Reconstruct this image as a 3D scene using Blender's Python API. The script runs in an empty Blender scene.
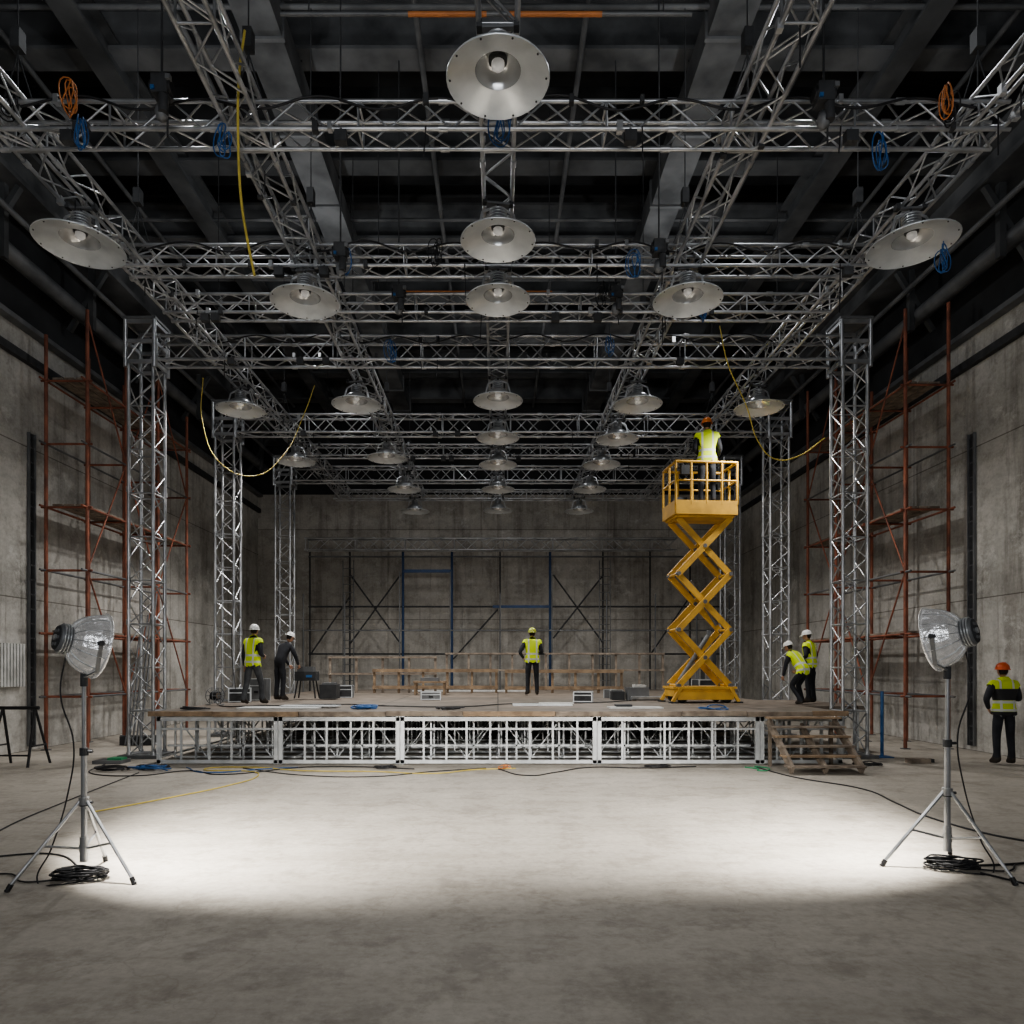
import bpy, math, random
from mathutils import Vector, Matrix
random.seed(7)
scene=bpy.context.scene
col=scene.collection
R=random.uniform
scene.view_settings.view_transform='AgX'
try: scene.view_settings.look='AgX - Medium High Contrast'
except Exception: pass

# ------------------------------------------------------------ materials
def mat(name,c,rough=.6,metal=0.,c2=None,scale=6.,bump=0.,emit=None,estr=0.,detail=6.):
    m=bpy.data.materials.new(name); m.use_nodes=True
    nt=m.node_tree; b=nt.nodes['Principled BSDF']
    b.inputs['Roughness'].default_value=rough
    b.inputs['Metallic'].default_value=metal
    tc=nt.nodes.new('ShaderNodeTexCoord')
    n=nt.nodes.new('ShaderNodeTexNoise'); n.inputs['Scale'].default_value=scale; n.inputs['Detail'].default_value=detail
    nt.links.new(tc.outputs['Object'],n.inputs['Vector'])
    r=nt.nodes.new('ShaderNodeValToRGB')
    if c2 is None: c2=tuple(x*.78 for x in c)
    r.color_ramp.elements[0].position=.35; r.color_ramp.elements[1].position=.65
    r.color_ramp.elements[0].color=(*c2,1); r.color_ramp.elements[1].color=(*c,1)
    nt.links.new(n.outputs['Fac'],r.inputs['Fac']); nt.links.new(r.outputs['Color'],b.inputs['Base Color'])
    if bump:
        bp=nt.nodes.new('ShaderNodeBump'); bp.inputs['Strength'].default_value=bump; bp.inputs['Distance'].default_value=.02
        nt.links.new(n.outputs['Fac'],bp.inputs['Height']); nt.links.new(bp.outputs['Normal'],b.inputs['Normal'])
    if emit:
        b.inputs['Emission Color'].default_value=(*emit,1); b.inputs['Emission Strength'].default_value=estr
    return m

def concrete(name,base,dark,ax,joint=True,bw=2.6,bh=2.4,streak=True,floor=False):
    m=bpy.data.materials.new(name); m.use_nodes=True
    nt=m.node_tree; L=nt.links; N=nt.nodes.new; b=nt.nodes['Principled BSDF']
    tc=N('ShaderNodeTexCoord'); sp=N('ShaderNodeSeparateXYZ'); L.new(tc.outputs['Object'],sp.inputs[0])
    cb=N('ShaderNodeCombineXYZ')
    L.new(sp.outputs[ax[0]],cb.inputs[0]); L.new(sp.outputs[ax[1]],cb.inputs[1])
    def noise(sc,det,ro,vec,p0,c0,p1,c1):
        n=N('ShaderNodeTexNoise'); n.inputs['Scale'].default_value=sc; n.inputs['Detail'].default_value=det; n.inputs['Roughness'].default_value=ro
        L.new(vec,n.inputs['Vector']); r=N('ShaderNodeValToRGB'); r.color_ramp.elements[0].position=p0; r.color_ramp.elements[1].position=p1
        r.color_ramp.elements[0].color=(*c0,1); r.color_ramp.elements[1].color=(*c1,1); L.new(n.outputs['Fac'],r.inputs['Fac']); return r.outputs['Color'],n.outputs['Fac']
    def mul(a,c,f=1.):
        m_=N('ShaderNodeMixRGB'); m_.blend_type='MULTIPLY'; m_.inputs[0].default_value=f; L.new(a,m_.inputs[1]); L.new(c,m_.inputs[2]); return m_.outputs[0]
    V=cb.outputs[0]
    out,_=noise(.5,10,.68,V,.36,dark,.62,base)
    c2,hgt=noise(14,8,.7,V,.3,(.74,.73,.71),.6,(1,1,1)); out=mul(out,c2,.8)
    c3,_=noise(2.1,10,.75,V,.40,(.70,.69,.67),.50,(1,1,1)); out=mul(out,c3,.7)
    if streak:
        mp=N('ShaderNodeMapping'); mp.inputs['Scale'].default_value=(1.5,.12,1); L.new(V,mp.inputs['Vector'])
        c4,_=noise(1.1,9,.7,mp.outputs[0],.38,(.52,.50,.48),.5,(1,1,1)); out=mul(out,c4,.65)
        mp=N('ShaderNodeMapping'); mp.inputs['Scale'].default_value=(5.,.22,1); mp.inputs['Location'].default_value=(3,7,0); L.new(V,mp.inputs['Vector'])
        c4,_=noise(1.0,9,.75,mp.outputs[0],.34,(.5,.48,.46),.44,(1,1,1)); out=mul(out,c4,.7)
        n=N('ShaderNodeTexNoise'); n.inputs['Scale'].default_value=1.1; n.inputs['Detail'].default_value=12; n.inputs['Roughness'].default_value=.8; L.new(V,n.inputs['Vector'])
        r=N('ShaderNodeValToRGB'); r.color_ramp.elements[0].position=.55; r.color_ramp.elements[1].position=.65; r.color_ramp.elements[0].color=(0,0,0,1); r.color_ramp.elements[1].color=(.7,.7,.7,1); L.new(n.outputs['Fac'],r.inputs['Fac'])
        ms=N('ShaderNodeMixRGB'); L.new(r.outputs['Color'],ms.inputs[0]); L.new(out,ms.inputs[1]); ms.inputs[2].default_value=(.70,.69,.66,1); out=ms.outputs[0]
    if floor:
        n=N('ShaderNodeTexVoronoi'); n.feature='DISTANCE_TO_EDGE'; n.inputs['Scale'].default_value=.33
        nz=N('ShaderNodeTexNoise'); nz.inputs['Scale'].default_value=1.3; nz.inputs['Detail'].default_value=6; L.new(V,nz.inputs['Vector'])
        ad=N('ShaderNodeVectorMath'); ad.operation='MULTIPLY_ADD'; L.new(nz.outputs['Color'],ad.inputs[0]); ad.inputs[1].default_value=(1.2,1.2,0); L.new(V,ad.inputs[2])
        L.new(ad.outputs[0],n.inputs['Vector'])
        r=N('ShaderNodeValToRGB'); r.color_ramp.elements[0].position=.0; r.color_ramp.elements[1].position=.004; r.color_ramp.elements[0].color=(.78,.76,.74,1); L.new(n.outputs['Distance'],r.inputs['Fac'])
        out=mul(out,r.outputs['Color'],.5)
        c5,_=noise(45,6,.8,V,.28,(.6,.58,.55),.40,(1,1,1)); out=mul(out,c5,.7)
        mp=N('ShaderNodeMapping'); mp.inputs['Scale'].default_value=(.35,2.2,1); L.new(V,mp.inputs['Vector'])
        c6,_=noise(1.4,9,.7,mp.outputs[0],.36,(.84,.83,.81),.55,(1,1,1)); out=mul(out,c6,.8)
    if joint:
        bk=N('ShaderNodeTexBrick'); bk.offset=0; bk.inputs['Scale'].default_value=1
        bk.inputs['Brick Width'].default_value=bw; bk.inputs['Row Height'].default_value=bh
        bk.inputs['Mortar Size'].default_value=.014; bk.inputs['Mortar Smooth'].default_value=.3
        bk.inputs['Color1'].default_value=(1,1,1,1); bk.inputs['Color2'].default_value=(.82,.82,.81,1); bk.inputs['Mortar'].default_value=(.4,.38,.36,1)
        L.new(V,bk.inputs['Vector']); out=mul(out,bk.outputs['Color'])
    L.new(out,b.inputs['Base Color']); b.inputs['Roughness'].default_value=.7 if floor else .85
    bp=N('ShaderNodeBump'); bp.inputs['Strength'].default_value=.4; bp.inputs['Distance'].default_value=.01
    L.new(hgt,bp.inputs['Height']); L.new(bp.outputs['Normal'],b.inputs['Normal'])
    return m

def vest_mat(name,c,half=False):
    m=bpy.data.materials.new(name); m.use_nodes=True
    nt=m.node_tree; L=nt.links; N=nt.nodes.new; b=nt.nodes['Principled BSDF']
    at=N('ShaderNodeAttribute'); at.attribute_name='rest'
    sp=N('ShaderNodeSeparateXYZ'); L.new(at.outputs['Vector'],sp.inputs[0])
    def band(src,c0,w):
        a=N('ShaderNodeMath'); a.operation='SUBTRACT'; L.new(src,a.inputs[0]); a.inputs[1].default_value=c0
        a2=N('ShaderNodeMath'); a2.operation='ABSOLUTE'; L.new(a.outputs[0],a2.inputs[0])
        a3=N('ShaderNodeMath'); a3.operation='LESS_THAN'; L.new(a2.outputs[0],a3.inputs[0]); a3.inputs[1].default_value=w
        return a3.outputs[0]
    ab=N('ShaderNodeMath'); ab.operation='ABSOLUTE'; L.new(sp.outputs[0],ab.inputs[0])
    s1=band(sp.outputs[2],1.10,.022); s2=band(ab.outputs[0],.105,.018); s3=band(sp.outputs[2],.96,.02)
    m1=N('ShaderNodeMath'); m1.operation='MAXIMUM'; L.new(s1,m1.inputs[0]); L.new(s2,m1.inputs[1])
    m2=N('ShaderNodeMath'); m2.operation='MAXIMUM'; L.new(m1.outputs[0],m2.inputs[0]); L.new(s3,m2.inputs[1])
    mx=N('ShaderNodeMixRGB'); L.new(m2.outputs[0],mx.inputs[0]); mx.inputs[1].default_value=(*c,1); mx.inputs[2].default_value=(.55,.57,.55,1)
    out=mx.outputs[0]
    if half:
        bl=band(sp.outputs[2],1.23,.10); bl2=band(sp.outputs[2],.90,.035)
        mm=N('ShaderNodeMath'); mm.operation='MAXIMUM'; L.new(bl,mm.inputs[0]); L.new(bl2,mm.inputs[1])
        m5=N('ShaderNodeMixRGB'); L.new(mm.outputs[0],m5.inputs[0]); L.new(out,m5.inputs[1]); m5.inputs[2].default_value=(.02,.02,.022,1); out=m5.outputs[0]
    L.new(out,b.inputs['Base Color']); b.inputs['Roughness'].default_value=.7
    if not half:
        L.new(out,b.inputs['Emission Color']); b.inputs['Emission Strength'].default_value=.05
    return m

M_steel=mat('galvanised_steel',(.62,.63,.64),.32,.7,(.42,.43,.44),5)
M_alu=mat('truss_aluminium',(.57,.58,.595),.34,.72,(.30,.31,.32),2.5)
M_alu2=mat('stage_frame_zinc',(.70,.72,.73),.4,.3,(.5,.52,.53),4)
M_reflect=mat('reflector_enamel',(.70,.73,.75),.30,.4,(.54,.57,.59),3)
M_inner=mat('reflector_inner',(.72,.74,.75),.22,.6,(.58,.59,.6),3)
M_bulb=mat('lamp_bulb',(.85,.87,.9),.3,0,None,5,0,(1,.96,.9),.12)
M_bulbhot=mat('work_lamp_bulb',(.9,.9,.9),.3,0,None,5,0,(1,.97,.9),30)
M_black=mat('black_rubber',(.018,.018,.02),.6)
M_dark=mat('dark_steel',(.05,.052,.055),.75,.0,(.03,.031,.033))
M_mid=mat('grey_steel',(.20,.205,.21),.55,.3,(.12,.125,.13),2)
M_beam=mat('ceiling_beam_paint',(.17,.175,.18),.65,.1,(.06,.063,.066),1.2)
M_beamd=mat('ceiling_beam_dark',(.10,.104,.108),.75,.0,(.04,.042,.044),1.2)
M_roof=mat('roof_deck',(.065,.067,.07),.9,0,(.025,.026,.028),.8)
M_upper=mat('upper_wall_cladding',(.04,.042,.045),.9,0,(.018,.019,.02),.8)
M_rust=mat('rusty_scaffold',(.34,.125,.075),.7,.15,(.16,.065,.045),3)
M_yel=mat('mustard_paint',(.70,.41,.07),.5,.0,(.52,.30,.06),4)
M_cableY=mat('yellow_cable',(.60,.47,.10),.5)
M_orange=mat('orange_pipe',(.55,.20,.06),.5)
M_blue=mat('blue_paint',(.03,.12,.30),.45)
M_blueS=mat('blue_scaffold',(.03,.065,.15),.45,.2)
M_cyan=mat('blue_cable',(.03,.12,.32),.5)
M_green=mat('green_tape',(.05,.30,.14),.5)
M_wood=mat('timber',(.34,.245,.16),.75,0,(.18,.125,.08),5,.2)
M_wood2=mat('weathered_timber',(.30,.25,.20),.8,0,(.15,.12,.095),6,.2)
M_white=mat('white_sheet',(.62,.62,.60),.5)
M_skin=mat('skin',(.42,.24,.16),.55)
M_hair=mat('hair',(.02,.014,.01),.8)
M_pants=mat('work_trousers',(.022,.024,.03),.85,0,(.012,.013,.017),8,.2)
M_pants2=mat('grey_trousers',(.09,.095,.1),.85,0,(.05,.053,.058),8,.2)
M_jacket=mat('dark_jacket',(.03,.032,.04),.8,0,(.015,.016,.02),8,.2)
M_boot=mat('boot_leather',(.03,.022,.016),.6)
M_hiv=vest_mat('hi_vis_vest',(.62,.78,.03))
M_hivd=vest_mat('hi_vis_vest_dark',(.55,.68,.03),True)
M_hatw=mat('helmet_white',(.8,.8,.78),.3); M_hato=mat('helmet_orange',(.80,.22,.03),.3); M_haty=mat('helmet_yellow_green',(.50,.55,.10),.3)
M_hatr=mat('helmet_red_orange',(.72,.12,.03),.3)

# ------------------------------------------------------------ mesh builder
class MB:
    def __init__(s): s.v=[];s.f=[];s.m=[];s.sm=[];s.mats=[]
    def mi(s,m):
        if m not in s.mats: s.mats.append(m)
        return s.mats.index(m)
    def add(s,vs,fs,m,M=None,smooth=False):
        o=len(s.v)
        s.v+= [tuple((M@Vector(v)) if M else v) for v in vs]
        s.f+= [tuple(i+o for i in f) for f in fs]
        if isinstance(m,list): s.m+=[s.mi(x) for x in m]
        else:
            k=s.mi(m); s.m+=[k]*len(fs)
        s.sm+=[smooth]*len(fs)
    def tube(s,a,b,r,m,n=6,r2=None,cap=True):
        a=Vector(a);b=Vector(b);d=b-a
        if d.length<1e-6:return
        d.normalize(); r2=r if r2 is None else r2
        u=d.cross(Vector((0,0,1)))
        if u.length<.05: u=d.cross(Vector((0,1,0)))
        u.normalize(); w=d.cross(u)
        vs=[]
        for p,rr in((a,r),(b,r2)):
            for i in range(n):
                t=2*math.pi*(i+.5)/n; vs.append(p+(u*math.cos(t)+w*math.sin(t))*rr)
        fs=[(i,(i+1)%n,(i+1)%n+n,i+n) for i in range(n)]
        s.add(vs,fs,m,smooth=True)
        if cap: s.add(vs,[tuple(range(n))[::-1],tuple(range(n,2*n))],m)
    def box(s,c,size,m,M=None):
        x,y,z=[k/2 for k in size]; c=Vector(c)
        vs=[c+Vector((i*x,j*y,k*z)) for i in(-1,1) for j in(-1,1) for k in(-1,1)]
        fs=[(0,1,3,2),(4,6,7,5),(0,4,5,1),(2,3,7,6),(0,2,6,4),(1,5,7,3)]
        s.add(vs,fs,m,M)
    def beam(s,a,b,w,h,m,up=(0,0,1)):
        a=Vector(a);b=Vector(b);d=(b-a);L=d.length;d.normalize();up=Vector(up)
        sd=d.cross(up)
        if sd.length<.01: sd=d.cross(Vector((0,1,0)))
        sd.normalize();u=sd.cross(d)
        M=Matrix((( d.x,sd.x,u.x,(a.x+b.x)/2),(d.y,sd.y,u.y,(a.y+b.y)/2),(d.z,sd.z,u.z,(a.z+b.z)/2),(0,0,0,1)))
        s.box((0,0,0),(L,w,h),m,M)
    def rev(s,prof,m,n=32,M=None,smooth=True):
        vs=[];fs=[]
        for r,z in prof:
            for i in range(n):
                t=2*math.pi*i/n; vs.append((r*math.cos(t),r*math.sin(t),z))
        for k in range(len(prof)-1):
            for i in range(n):
                j=(i+1)%n; fs.append((k*n+i,k*n+j,(k+1)*n+j,(k+1)*n+i))
        s.add(vs,fs,m,M,smooth)
    def ball(s,c,rad,m,n=12,M=None):
        vs=[];fs=[];k=n//2+1
        for i in range(k):
            ph=math.pi*i/(k-1)
            for j in range(n):
                t=2*math.pi*j/n
                vs.append((c[0]+rad[0]*math.sin(ph)*math.cos(t),c[1]+rad[1]*math.sin(ph)*math.sin(t),c[2]+rad[2]*math.cos(ph)))
        for i in range(k-1):
            for j in range(n):
                q=(j+1)%n; fs.append((i*n+j,(i+1)*n+j,(i+1)*n+q,i*n+q))
        s.add(vs,fs,m,M,True)
    def mesh(s,name):
        me=bpy.data.meshes.new(name); me.from_pydata([tuple(v) for v in s.v],[],s.f)
        for m in s.mats: me.materials.append(m)
        me.polygons.foreach_set('material_index',s.m); me.polygons.foreach_set('use_smooth',s.sm)
        me.update(); return me
    def obj(s,name,loc=(0,0,0),rot=(0,0,0),parent=None):
        o=bpy.data.objects.new(name,s.mesh(name)); col.objects.link(o); o.location=loc; o.rotation_euler=rot
        if parent: o.parent=parent
        return o
def inst(name,me,loc,rot=(0,0,0),parent=None):
    o=bpy.data.objects.new(name,me); col.objects.link(o); o.location=loc; o.rotation_euler=rot
    if parent:o.parent=parent
    return o
def empty(name,loc=(0,0,0)):
    e=bpy.data.objects.new(name,None); col.objects.link(e); e.location=loc; e.empty_display_size=.2; return e

def truss(mb,a,b,w=.30,h=.30,rc=.025,rb=.012,pitch=.4,m=None,up=(0,0,1),rungs=4):
    m=m or M_alu
    a=Vector(a);b=Vector(b);d=b-a;L=d.length;d.normalize();up=Vector(up)
    sd=d.cross(up).normalized(); u=sd.cross(d)
    c=[sd*w/2*i+u*h/2*j for i,j in((-1,-1),(1,-1),(1,1),(-1,1))]
    for k in c: mb.tube(a+k,b+k,rc,m,8)
    n=max(2,round(L/pitch)); st=L/n
    for f in range(4):
        k1,k2=c[f],c[(f+1)%4]
        for i in range(n):
            p=a+d*st*i;q=a+d*st*(i+1)
            if i%2: mb.tube(p+k1,q+k2,rb,m,5,cap=False)
            else: mb.tube(p+k2,q+k1,rb,m,5,cap=False)
    for i in range(0,n+1,rungs):
        p=a+d*st*i
        for f in range(4): mb.tube(p+c[f],p+c[(f+1)%4],rb*1.15,m,5,cap=False)
    i=0
    while i<=L:
        p=a+d*i
        for k in c: mb.tube(p+k-d*.05,p+k+d*.05,rc*1.45,m,8)
        i+=2.5

def cable(name,pts,r,m,parent=None):
    cu=bpy.data.curves.new(name,'CURVE'); cu.dimensions='3D'; cu.bevel_depth=r; cu.bevel_resolution=2; cu.resolution_u=8
    sp=cu.splines.new('BEZIER'); sp.bezier_points.add(len(pts)-1)
    for p,q in zip(sp.bezier_points,pts):
        p.co=q; p.handle_left_type='AUTO'; p.handle_right_type='AUTO'
    cu.materials.append(m)
    o=bpy.data.objects.new(name,cu); col.objects.link(o)
    if parent:o.parent=parent
    return o

# ------------------------------------------------------------ room
WL,WR,YB,HW,HC=-9.6,9.75,28.,8.6,13.6
Y0=-6.
M_cl=concrete('concrete_side',(.62,.60,.565),(.37,.36,.335),(1,2),bw=4.1,bh=3.1)
M_cb=concrete('concrete_back',(.60,.57,.525),(.38,.36,.33),(0,2),bw=4.4,bh=3.6)
M_cf=concrete('concrete_floor',(.50,.46,.405),(.39,.357,.312),(0,1),joint=False,streak=False,floor=True)
mb=MB(); mb.box(((WL+WR)/2,(Y0+YB)/2,-.1),(WR-WL+.6,YB-Y0+.6,.2),M_cf); mb.obj('floor')
for nm,x in(('wall_left',WL-.15),('wall_right',WR+.15)):
    mb=MB(); mb.box((x,(Y0+YB)/2,HW/2),(.3,YB-Y0,HW),M_cl)
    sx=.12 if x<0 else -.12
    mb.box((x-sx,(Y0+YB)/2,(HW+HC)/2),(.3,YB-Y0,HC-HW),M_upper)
    mb.obj(nm)
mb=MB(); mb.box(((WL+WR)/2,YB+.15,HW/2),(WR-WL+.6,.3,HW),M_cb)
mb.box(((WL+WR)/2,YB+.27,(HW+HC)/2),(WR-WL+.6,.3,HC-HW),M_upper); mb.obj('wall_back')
mb=MB(); mb.box(((WL+WR)/2,(Y0+YB)/2,HC+.1),(WR-WL+.6,YB-Y0+.6,.2),M_roof)
for i in range(22): mb.box((0,-3+i*1.45,HC-.12),(WR-WL,.12,.24),M_beamd)
mb.obj('ceiling')
for i,(x,sg) in enumerate(((WL,1),(WR,-1))):
    mb=MB(); mb.box((x+sg*.06,11,7.95),(.12,34,.16),M_dark); mb.box((x+sg*.1,11,HW-.05),(.2,34,.1),M_mid)
    mb.obj('trim_%d'%(i+1))
    mb=MB(); y0=14.35
    for k in(-.09,.09): mb.box((x+sg*.04,y0+k,3.3),(.05,.025,6.4),M_mid)
    mb.box((x+sg*.015,y0,3.3),(.02,.18,6.4),M_dark)
    for k in range(21): mb.box((x+sg*.03,y0,.2+k*.3),(.03,.18,.03),M_mid)
    for k in(-.05,0,.04): mb.tube((x+sg*.04,y0+k,.1),(x+sg*.04,y0+k,6.4),.013,M_dark,6)
    mb.obj('cable_ladder_tray')
    mb=MB(); xx=x+sg*.55
    mb.box((xx,11,10.6),(.7,34,.1),M_beam); mb.box((xx,11,10.95),(.1,34,.7),M_beam); mb.box((xx,11,11.3),(.7,34,.1),M_beam)
    for k in range(12):
        mb.box((xx,-4+k*2.8,9.9),(.12,.12,1.4),M_beamd)
        mb.beam((x+sg*.05,-4+k*2.8,9.2),(xx+sg*.3,-4+k*2.8,10.5),.1,.1,M_beamd)
    mb.tube((x+sg*.35,-5,9.55),(x+sg*.35,27.8,9.55),.16,M_mid,12)
    mb.tube((x+sg*.85,-5,9.9),(x+sg*.85,27.8,9.9),.06,M_mid,8)
    mb.obj('side_girder')
def ibeam(mb,a,b,w,h,m):
    a=Vector(a);b=Vector(b)
    mb.beam(a,b,.06,h,m)
    for s in(-1,1): mb.beam(a+Vector((0,0,s*h/2)),b+Vector((0,0,s*h/2)),w,.06,m)
mb=MB()
for i,y in enumerate((4.2,6.8,9.4,12.0,14.6,17.2,19.8,22.4,25.0,27.4)):
    ibeam(mb,(WL+.05,y,12.55),(WR-.05,y,12.55),.45,.8,M_beam if i%2 else M_beamd)
for x in(-6.6,6.7): ibeam(mb,(x,-5,12.0),(x,27.8,12.0),.4,.5,M_beamd)
mb.obj('ceiling_beam_grid')
for x in(-3.7,3.6):
    mb=MB()
    mb.box((x,11,11.85),(.62,33.6,.5),M_beam)
    for k in range(17): mb.box((x,-5+k*2.,11.85),(.70,.07,.58),M_mid)
    for k in range(9):
        for s in(-.33,.33): mb.tube((x+s,-4+k*4,12.1),(x+s,-4+k*4,13.6),.012,M_dark,5)
    mb.obj('ventilation_duct')
mb=MB()
for x in(-8.1,-5.1,-1.3,1.4,5.2,8.2): mb.tube((x,-4,12.05),(x,27.8,12.05),.05,M_beam,8)
for y in(7.6,10.9,13.4,16.1,18.6): mb.tube((-9.2,y,12.0),(9.3,y,12.0),.04,M_beam,8)
mb.obj('ceiling_conduit')
for (x0,x1,xa,xb,y,z) in((-2.3,2.05,-.95,1.1,7.4,8.62),(-2.4,1.2,-1.8,.95,12.3,8.3)):
    mb=MB(); mb.tube((x0,y,z),(x1,y,z),.022,M_mid,8); mb.tube((xa,y,z),(-.12 if y<8 else xb,y,z),.027,M_orange,8)
    if y<8: mb.tube((.12,y,z),(xb,y,z),.027,M_orange,8)
    for k in(x0+.3,x1-.3): mb.tube((k,y,z),(k,y,13.4),.008,M_dark,5)
    mb.obj('hanging_pipe')

# ------------------------------------------------------------ truss grid
ZT=7.75
grid=empty('overhead_truss_grid',(0,13,ZT))
def child(mb,name,par):
    o=mb.obj(name); o.parent=par; o.matrix_parent_inverse=Matrix.Translation(-par.location); return o
for i,(y,xe) in enumerate(((7.8,5.6),(10.4,5.5),(11.75,5.5),(19.6,5.6),(24.6,5.7))):
    mb=MB(); truss(mb,(-xe,y,ZT),(xe,y,ZT),pitch=.34); child(mb,'cross_truss_%d'%(i+1),grid)
for i,x in enumerate((-5.35,-2.78,0,2.78,5.35)):
    mb=MB()
    truss(mb,(x,3.2,ZT+.02),(x,24.9,ZT+.02),w=.36,h=.30,pitch=.4); child(mb,'long_truss_%d'%(i+1),grid)
TW=[(-6.72,13.4),(6.72,13.4),(-6.75,17.5),(6.95,17.5),(-6.7,22.),(7.3,22.)]
for i,y in enumerate((13.4,17.5,22.)):
    mb=MB(); xl=TW[2*i][0]+.28; xr=TW[2*i+1][0]-.28
    truss(mb,(xl,y,ZT),(xr,y,ZT),w=.36,h=.44,rc=.028,rb=.014,pitch=.42); child(mb,'portal_truss_%d'%(i+1),grid)
for x,y in TW:
    mb=MB(); H=8.2; a=.23
    truss(mb,(x,y,.06),(x,y,H-.75),w=2*a,h=2*a,rc=.032,rb=.014,pitch=.42,up=(0,1,0),rungs=2)
    mb.box((x,y,.03),(.75,.75,.06),M_mid)
    z0=H-.75; a=.27
    for sx in(-1,1):
        for sy in(-1,1): mb.tube((x+sx*a,y+sy*a,z0-.1),(x+sx*a,y+sy*a,H+.05),.04,M_alu,8)
    for z in(z0,z0+.38,H):
        for s in(-1,1):
            mb.beam((x-a,y+s*a,z),(x+a,y+s*a,z),.04,.07,M_alu); mb.beam((x+s*a,y-a,z),(x+s*a,y+a,z),.04,.07,M_alu)
    for s in(-1,1):
        mb.tube((x-a,y+s*a,z0),(x+a,y+s*a,H),.018,M_alu); mb.tube((x+s*a,y-a,z0),(x+s*a,y+a,H),.018,M_alu)
    mb.box((x,y,H+.06),(.62,.62,.05),M_mid)
    mb.obj('truss_tower')
mb=MB()
for y in(5.2,7.8,10.4,13.4,17.5,22.):
    for x in(-5.35,-2.78,2.78,5.35):
        mb.tube((x,y,ZT+.2),(x,y,11.5),.009,M_dark,5)
        mb.tube((x-.2,y,ZT+.15),(x,y,ZT+.8),.008,M_dark,5);mb.tube((x+.2,y,ZT+.15),(x,y,ZT+.8),.008,M_dark,5)
        mb.box((x,y,ZT+.95),(.10,.12,.22),M_dark)
child(mb,'suspension_wires',grid)
# rigging clamps, junction boxes and small fittings along the trusses
mb=MB()
for y in(7.8,10.4,11.75,13.4,17.5,19.6):
    for k in range(11):
        x=R(-5.2,5.2); s_=R(.8,1.3)
        mb.box((x,y-.17,ZT+(.15 if k%2 else -.15)),(.05*s_,.07,.09*s_),M_dark if k%3 else M_steel)
        if k%3==0:
            mb.box((x+.12,y-.17,ZT-.26),(.13,.09,.12),M_dark); mb.tube((x+.12,y-.17,ZT-.16),(x+.12,y-.17,ZT-.3),.014,M_mid)
        if k%4==1: mb.tube((x,y-.19,ZT-.15),(x+R(-.03,.03),y-.19,ZT-R(.4,.75)),.008,M_black,5)
for x in(-5.35,-2.78,2.78,5.35):
    for k in range(12):
        y=R(5,22); mb.box((x+(.19 if k%2 else -.19),y,ZT-.13),(.06,.06,.10),M_dark if k%3 else M_steel)
        if k%3==0: mb.tube((x,y,ZT-.13),(x,y,ZT-R(.35,.6)),.008,M_black,5)
child(mb,'rigging_clamps',grid)
mb=MB(); truss(mb,(-7.1,26.,6.25),(6.6,26.,6.25),w=.35,h=.42,pitch=.45,rb=.014)
rt=mb.obj('rear_box_truss')

# ------------------------------------------------------------ pendant lights
def pendant_mesh(r=.5):
    mb=MB(); k=r/.5
    under=[(.5*k,0),(.495*k,.006),(.235*k,.075),(.225*k,.082)]
    mb.rev(under,M_reflect,40)
    mb.rev([(.5*k,0),(.507*k,.008),(.5*k,.018),(.24*k,.095),(.235*k,.10)],M_reflect,40)
    mb.rev([(.225*k,.082),(.21*k,.12),(.17*k,.18),(.10*k,.215),(.0,.22)],M_inner,32)
    mb.rev([(.236*k,.09),(.24*k,.12),(.2*k,.19),(.13*k,.235),(.0,.24)],M_steel,32)
    mb.rev([(0,.09),(.035,.095),(.06,.12),(.06,.16),(.035,.20),(.035,.215)],M_bulb,16)
    mb.rev([(.085,.2),(.085,.165),(.06,.16)],M_dark,16)
    mb.rev([(.0,.24),(.09,.24),(.09,.40),(.0,.40)],M_mid,20,smooth=False)
    for i in range(4): mb.rev([(.09,.26+i*.035),(.115,.26+i*.035),(.115,.272+i*.035),(.09,.272+i*.035)],M_steel,20)
    for s in(-1,1):
        mb.beam((s*.27*k,0,.10),(s*.2,0,.36),.03,.012,M_steel,(0,1,0)); mb.beam((s*.2,0,.36),(0,0,.45),.03,.012,M_steel,(0,1,0))
    mb.tube((0,0,.4),(0,0,.50),.02,M_dark,8)
    mb.beam((-.19,0,.48),(.19,0,.48),.05,.025,M_mid)
    for s in(-.17,.17): mb.box((s,0,.5),(.05,.08,.07),M_dark)
    for i in range(10):
        t=math.pi*2*i/10; mb.ball((.47*k*math.cos(t),.47*k*math.sin(t),.004),(.011,.011,.008),M_dark,6)
    return mb.mesh('pendant_light_mesh')
pm=pendant_mesh(.5); pmS=pendant_mesh(.47); pmL=pendant_mesh(.53)
PL=[(0,6.42,0),(0,8.86,0),(0,10.3,0),(-5.35,8.95,1),(-2.9,10.35,0),(2.8,10.3,0),(5.3,8.95,1),
(-5.45,14.7,0),(-3.,14.4,0),(0,14.2,0),(2.93,14.4,0),(5.5,14.6,0),(0,16.5,0),(2.86,16.6,0),(-2.95,18.1,0),(-5.3,18.4,0),(2.75,18.7,0),(0,18.7,0),
(-2.9,21.3,0),(0,21.3,0),(2.8,21.3,0),(-2.95,24.3,0),(0,24.2,0),(2.85,24.3,0)]
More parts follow.
